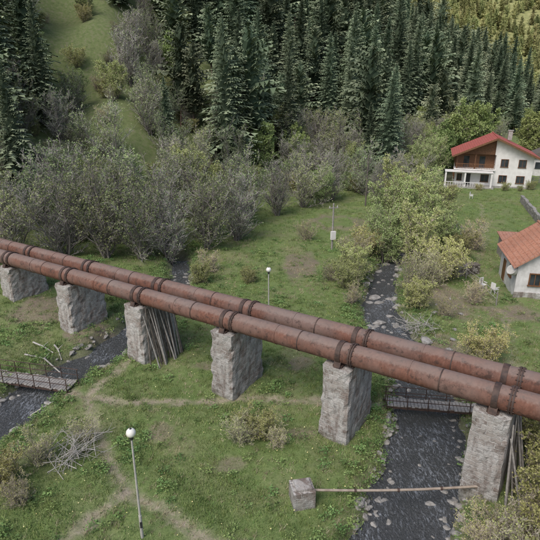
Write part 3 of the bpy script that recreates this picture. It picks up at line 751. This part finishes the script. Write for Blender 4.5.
for xx in (-4.6, -1.9): mb.box((xx, 1.78, HG+1.15), (.95, .05, 2.1), 3); mb.box((xx, 1.79, HG+2.28), (1.15, .08, .12), 4)
for xx in (-1.3, 1.7, 4.6): window(mb, xx, 0, 1.45, 1.2, 1.2, 4, 3)
mb.box((-4.2, -.03, 1.1), (1.0, .06, 2.2), 6); window(mb, -5.6, 0, 1.5, .7, 1.1, 4, 3)
for yy in (2, 5, 7.5): window(mb, -W, yy, 1.5, 1.0, 1.1, 4, 3, 'x', -1); window(mb, -W, yy if yy > 2 else 3, 4.3, 1.0, 1.1, 4, 3, 'x', -1)
for xx in (-W-1.6, -W/2-1.5, -.3):
    mb.box((xx, -1.9, 1.3), (.28, .28, 2.7), 0)
mb.box((-W/2-.95, -1.0, 2.72), (W+1.7, 2.3, .12), 0)
mb.box((-W/2-.9, -1.1, .0), (W+2.2, 2.6, .3), 5)
for i in range(16): mb.box((-W-1.5+i*.42, -2.25, .55), (.07,.07,.7), 0)
mb.box((-W-1.5+3.2, -2.25, .93), (6.6,.12,.08), 0)
mb.box((0, -.06, -.05), (2*W+.05, .14, .5), 5)
mb.obj('white_house', [white_wall, wood_brown, tile_red, glass, wood_brown, concrete, black_m], (39.9, 93.2, .1), R(-17))
# small old house with tiled roof
mb = MB(); W2 = 2.9; D3 = 6.2
mb.box((W2, D3/2, 1.3), (2*W2, D3, 3.4), 0)
mb.prism([(0,3.0),(2*W2,3.0),(W2,5.1)], .01, D3-.01, 0)
sl = math.atan2(2.1, W2)
for sgn in (-1, 1):
    L_ = math.hypot(W2, 2.1)+.55
    mb.box((W2+sgn*(L_/2)*math.cos(sl), D3/2, 5.22-(L_/2)*math.sin(sl)), (L_, D3+.9, .13), 1, 0, 0, sgn*sl)
    for j in range(int((D3+.9)/.24)):
        y_ = -.4+j*.24; a = Vector((W2, y_, 5.3)); e = Vector((W2+sgn*L_*math.cos(sl), y_, 5.3-L_*math.sin(sl)))
        mb.cyl(a, e, .06, .06, 5, 1)
mb.cyl((W2,-.45,5.33),(W2,D3+.45,5.33),.13,.13,8,1)
mb.box((W2+1.0, D3*.6, 5.3), (.55,.55,1.3), 4); mb.box((W2+1.0, D3*.6, 5.98), (.7,.7,.08), 4)
window(mb, 1.5, 0, 1.7, .8, 1.0, 3, 2); window(mb, 4.2, 0, 1.7, .8, 1.0, 3, 2); window(mb, W2, 0, 3.8, .5, .5, 3, 2)
window(mb, 0, 2.0, 1.7, .7, .9, 3, 2, 'x', -1); mb.box((-.03, 4.4, 1.0), (.07, .9, 2.0), 3)
mb.box((W2, -.05, .15), (2*W2+.1, .12, .7), 5)
mb.cyl((-.25,.3,2.3),(-.5,.1,2.5),.45,.45,14,6); mb.cyl((0,.35,2.3),(-.3,.25,2.35),.03,.03,6,3)
mb.obj('old_cottage', [old_plaster, tile_orange, glass, wood_brown, stone, stone, polemetal], (21.5, 42.3, .1), R(-11.5))
# lean-to shed by the cottage
mb = MB(); mb.box((0,0,1.0),(2.4,2.6,2.2),0); mb.box((0,0,2.25),(2.9,3.0,.1),1,0,.12); mb.box((-.3,-1.33,.9),(.9,.05,1.8),2)
for j in range(12): mb.box((-1.1+j*.2,-1.31,1.0),(.03,.03,2.2),2)
mb.obj('wooden_shed', [wood_grey, tile_orange, wood_dark], (26.2,53.5,0), R(-10))

# stone wall, fence, furniture
mb = MB(); a = Vector((34.5,62,0)); e = Vector((39.8,81,0)); n = 40; r = random.Random(4)
for i in range(n):
    for j in range(4):
        q = a+(e-a)*((i+.5*(j % 2))/n); mb.box((q.x+r.uniform(-.05,.05), q.y, hz(q.x,q.y)+.12+j*.28), (.5+r.uniform(-.05,.05),.43,.27), 0, 1.3+r.uniform(-.06,.06), r.uniform(-.05,.05))
mb.obj('stone_retaining_wall', [stone_m])
def fence(pts, h, name='wooden_fence'):
    mb = MB()
    for a, e in zip(pts[:-1], pts[1:]):
        a = Vector((*a,0)); e = Vector((*e,0)); n = max(1, int((e-a).length/2.2)); pr = None
        for i in range(n+1):
            q = a+(e-a)*i/n; z = hz(q.x,q.y); mb.cyl((q.x,q.y,z-.2),(q.x+random.uniform(-.05,.05),q.y,z+h),.06,.05,6,0)
            if pr is not None:
                for f in (.45,.85): mb.cyl((pr.x,pr.y,hz(pr.x,pr.y)+h*f),(q.x,q.y,z+h*f),.03,.03,5,0)
            pr = q
    mb.obj(name, [wood_grey])
fence([(23.5,60),(25,72),(28,86),(30,92)], 1.1); fence([(19.5,41),(19,47),(20.5,54)], 1.2); fence([(47,95),(60,104),(70,112)], 1.3)
def chair(x, y, rz_):
    mb = MB(); mb.box((0,0,.45),(.5,.5,.05),0); mb.box((0,.24,.75),(.5,.05,.6),0)
    for a in (-.2,.2):
        for b_ in (-.2,.2): mb.cyl((a,b_,0),(a,b_,.45),.025,.025,6,0)
        mb.box((a*1.2,0,.65),(.05,.5,.04),0)
    mb.obj('garden_chair', [white_wall], (x,y,hz(x,y)), rz_)
chair(19.6,44.4,.5); chair(20.2,43.2,2.0); chair(33,84,1)
mb = MB(); r = random.Random(8)
for j in range(6):
    for i in range(14): mb.cyl((i*.19+.09*(j % 2), r.uniform(-.05,.05), .1+j*.17), (i*.19+.09*(j % 2), .9, .1+j*.17), .09, .09, 7, r.randint(0,1))
mb.obj('firewood_stack', [wood_grey, wood_dark], (18.3,47.5,hz(18.3,47.5)), .3)
# neighbouring house at the edge
mb = MB(); mb.box((0,0,1.7),(8,7,3.8),0); mb.prism([(-4.6,3.5),(4.6,3.5),(0,5.8)],-4,4,1); window(mb,-2,-3.5,2,1,1.1,2,2); window(mb,1.8,-3.5,2,1,1.1,2,2)
mb.obj('neighbour_house', [old_plaster, wood_dark, glass], (57.5,108,0), R(-25))
# low shrubs beside the house
for (px, py, s) in [(36.5,90.3,.32),(41,89.8,.4),(43.5,89.5,.3),(46,91,.45),(31,88,.4)]: plant(GY_[0], px, py, s, 'garden_shrub')

# ------------------------------------------------------------------ light, sky, camera
el, az = R(52), R(215)      # sun from behind-left of camera through thin cloud
w = bpy.data.worlds.new('World'); scene.world = w; w.use_nodes = True
nt = w.node_tree; bg = nt.nodes['Background']; sky = nt.nodes.new('ShaderNodeTexSky'); sky.sky_type = 'NISHITA'; sky.sun_disc = False
sky.sun_elevation = el; sky.sun_rotation = az; sky.air_density = 1.0; sky.dust_density = 3.0; sky.ozone_density = 1.0
nt.links.new(sky.outputs[0], bg.inputs[0]); bg.inputs[1].default_value = .15
sd = bpy.data.lights.new('sun', 'SUN'); sd.energy = 2.15; sd.angle = R(30); sd.color = (1,.96,.91)
so = bpy.data.objects.new('sun', sd); scene.collection.objects.link(so)
dirv = Vector((math.sin(az)*math.cos(el), math.cos(az)*math.cos(el), math.sin(el)))
so.rotation_euler = dirv.to_track_quat('Z', 'Y').to_euler()
cam = bpy.data.cameras.new('camera'); co = bpy.data.objects.new('camera', cam); scene.collection.objects.link(co)
co.location = (0, 0, 18); co.rotation_euler = (R(70), 0, 0); cam.sensor_width = 36; cam.lens = 34.58; cam.clip_end = 3000; cam.clip_start = .1
scene.camera = co
scene.view_settings.view_transform = 'Standard'; scene.view_settings.look = 'None'; scene.view_settings.exposure = 0
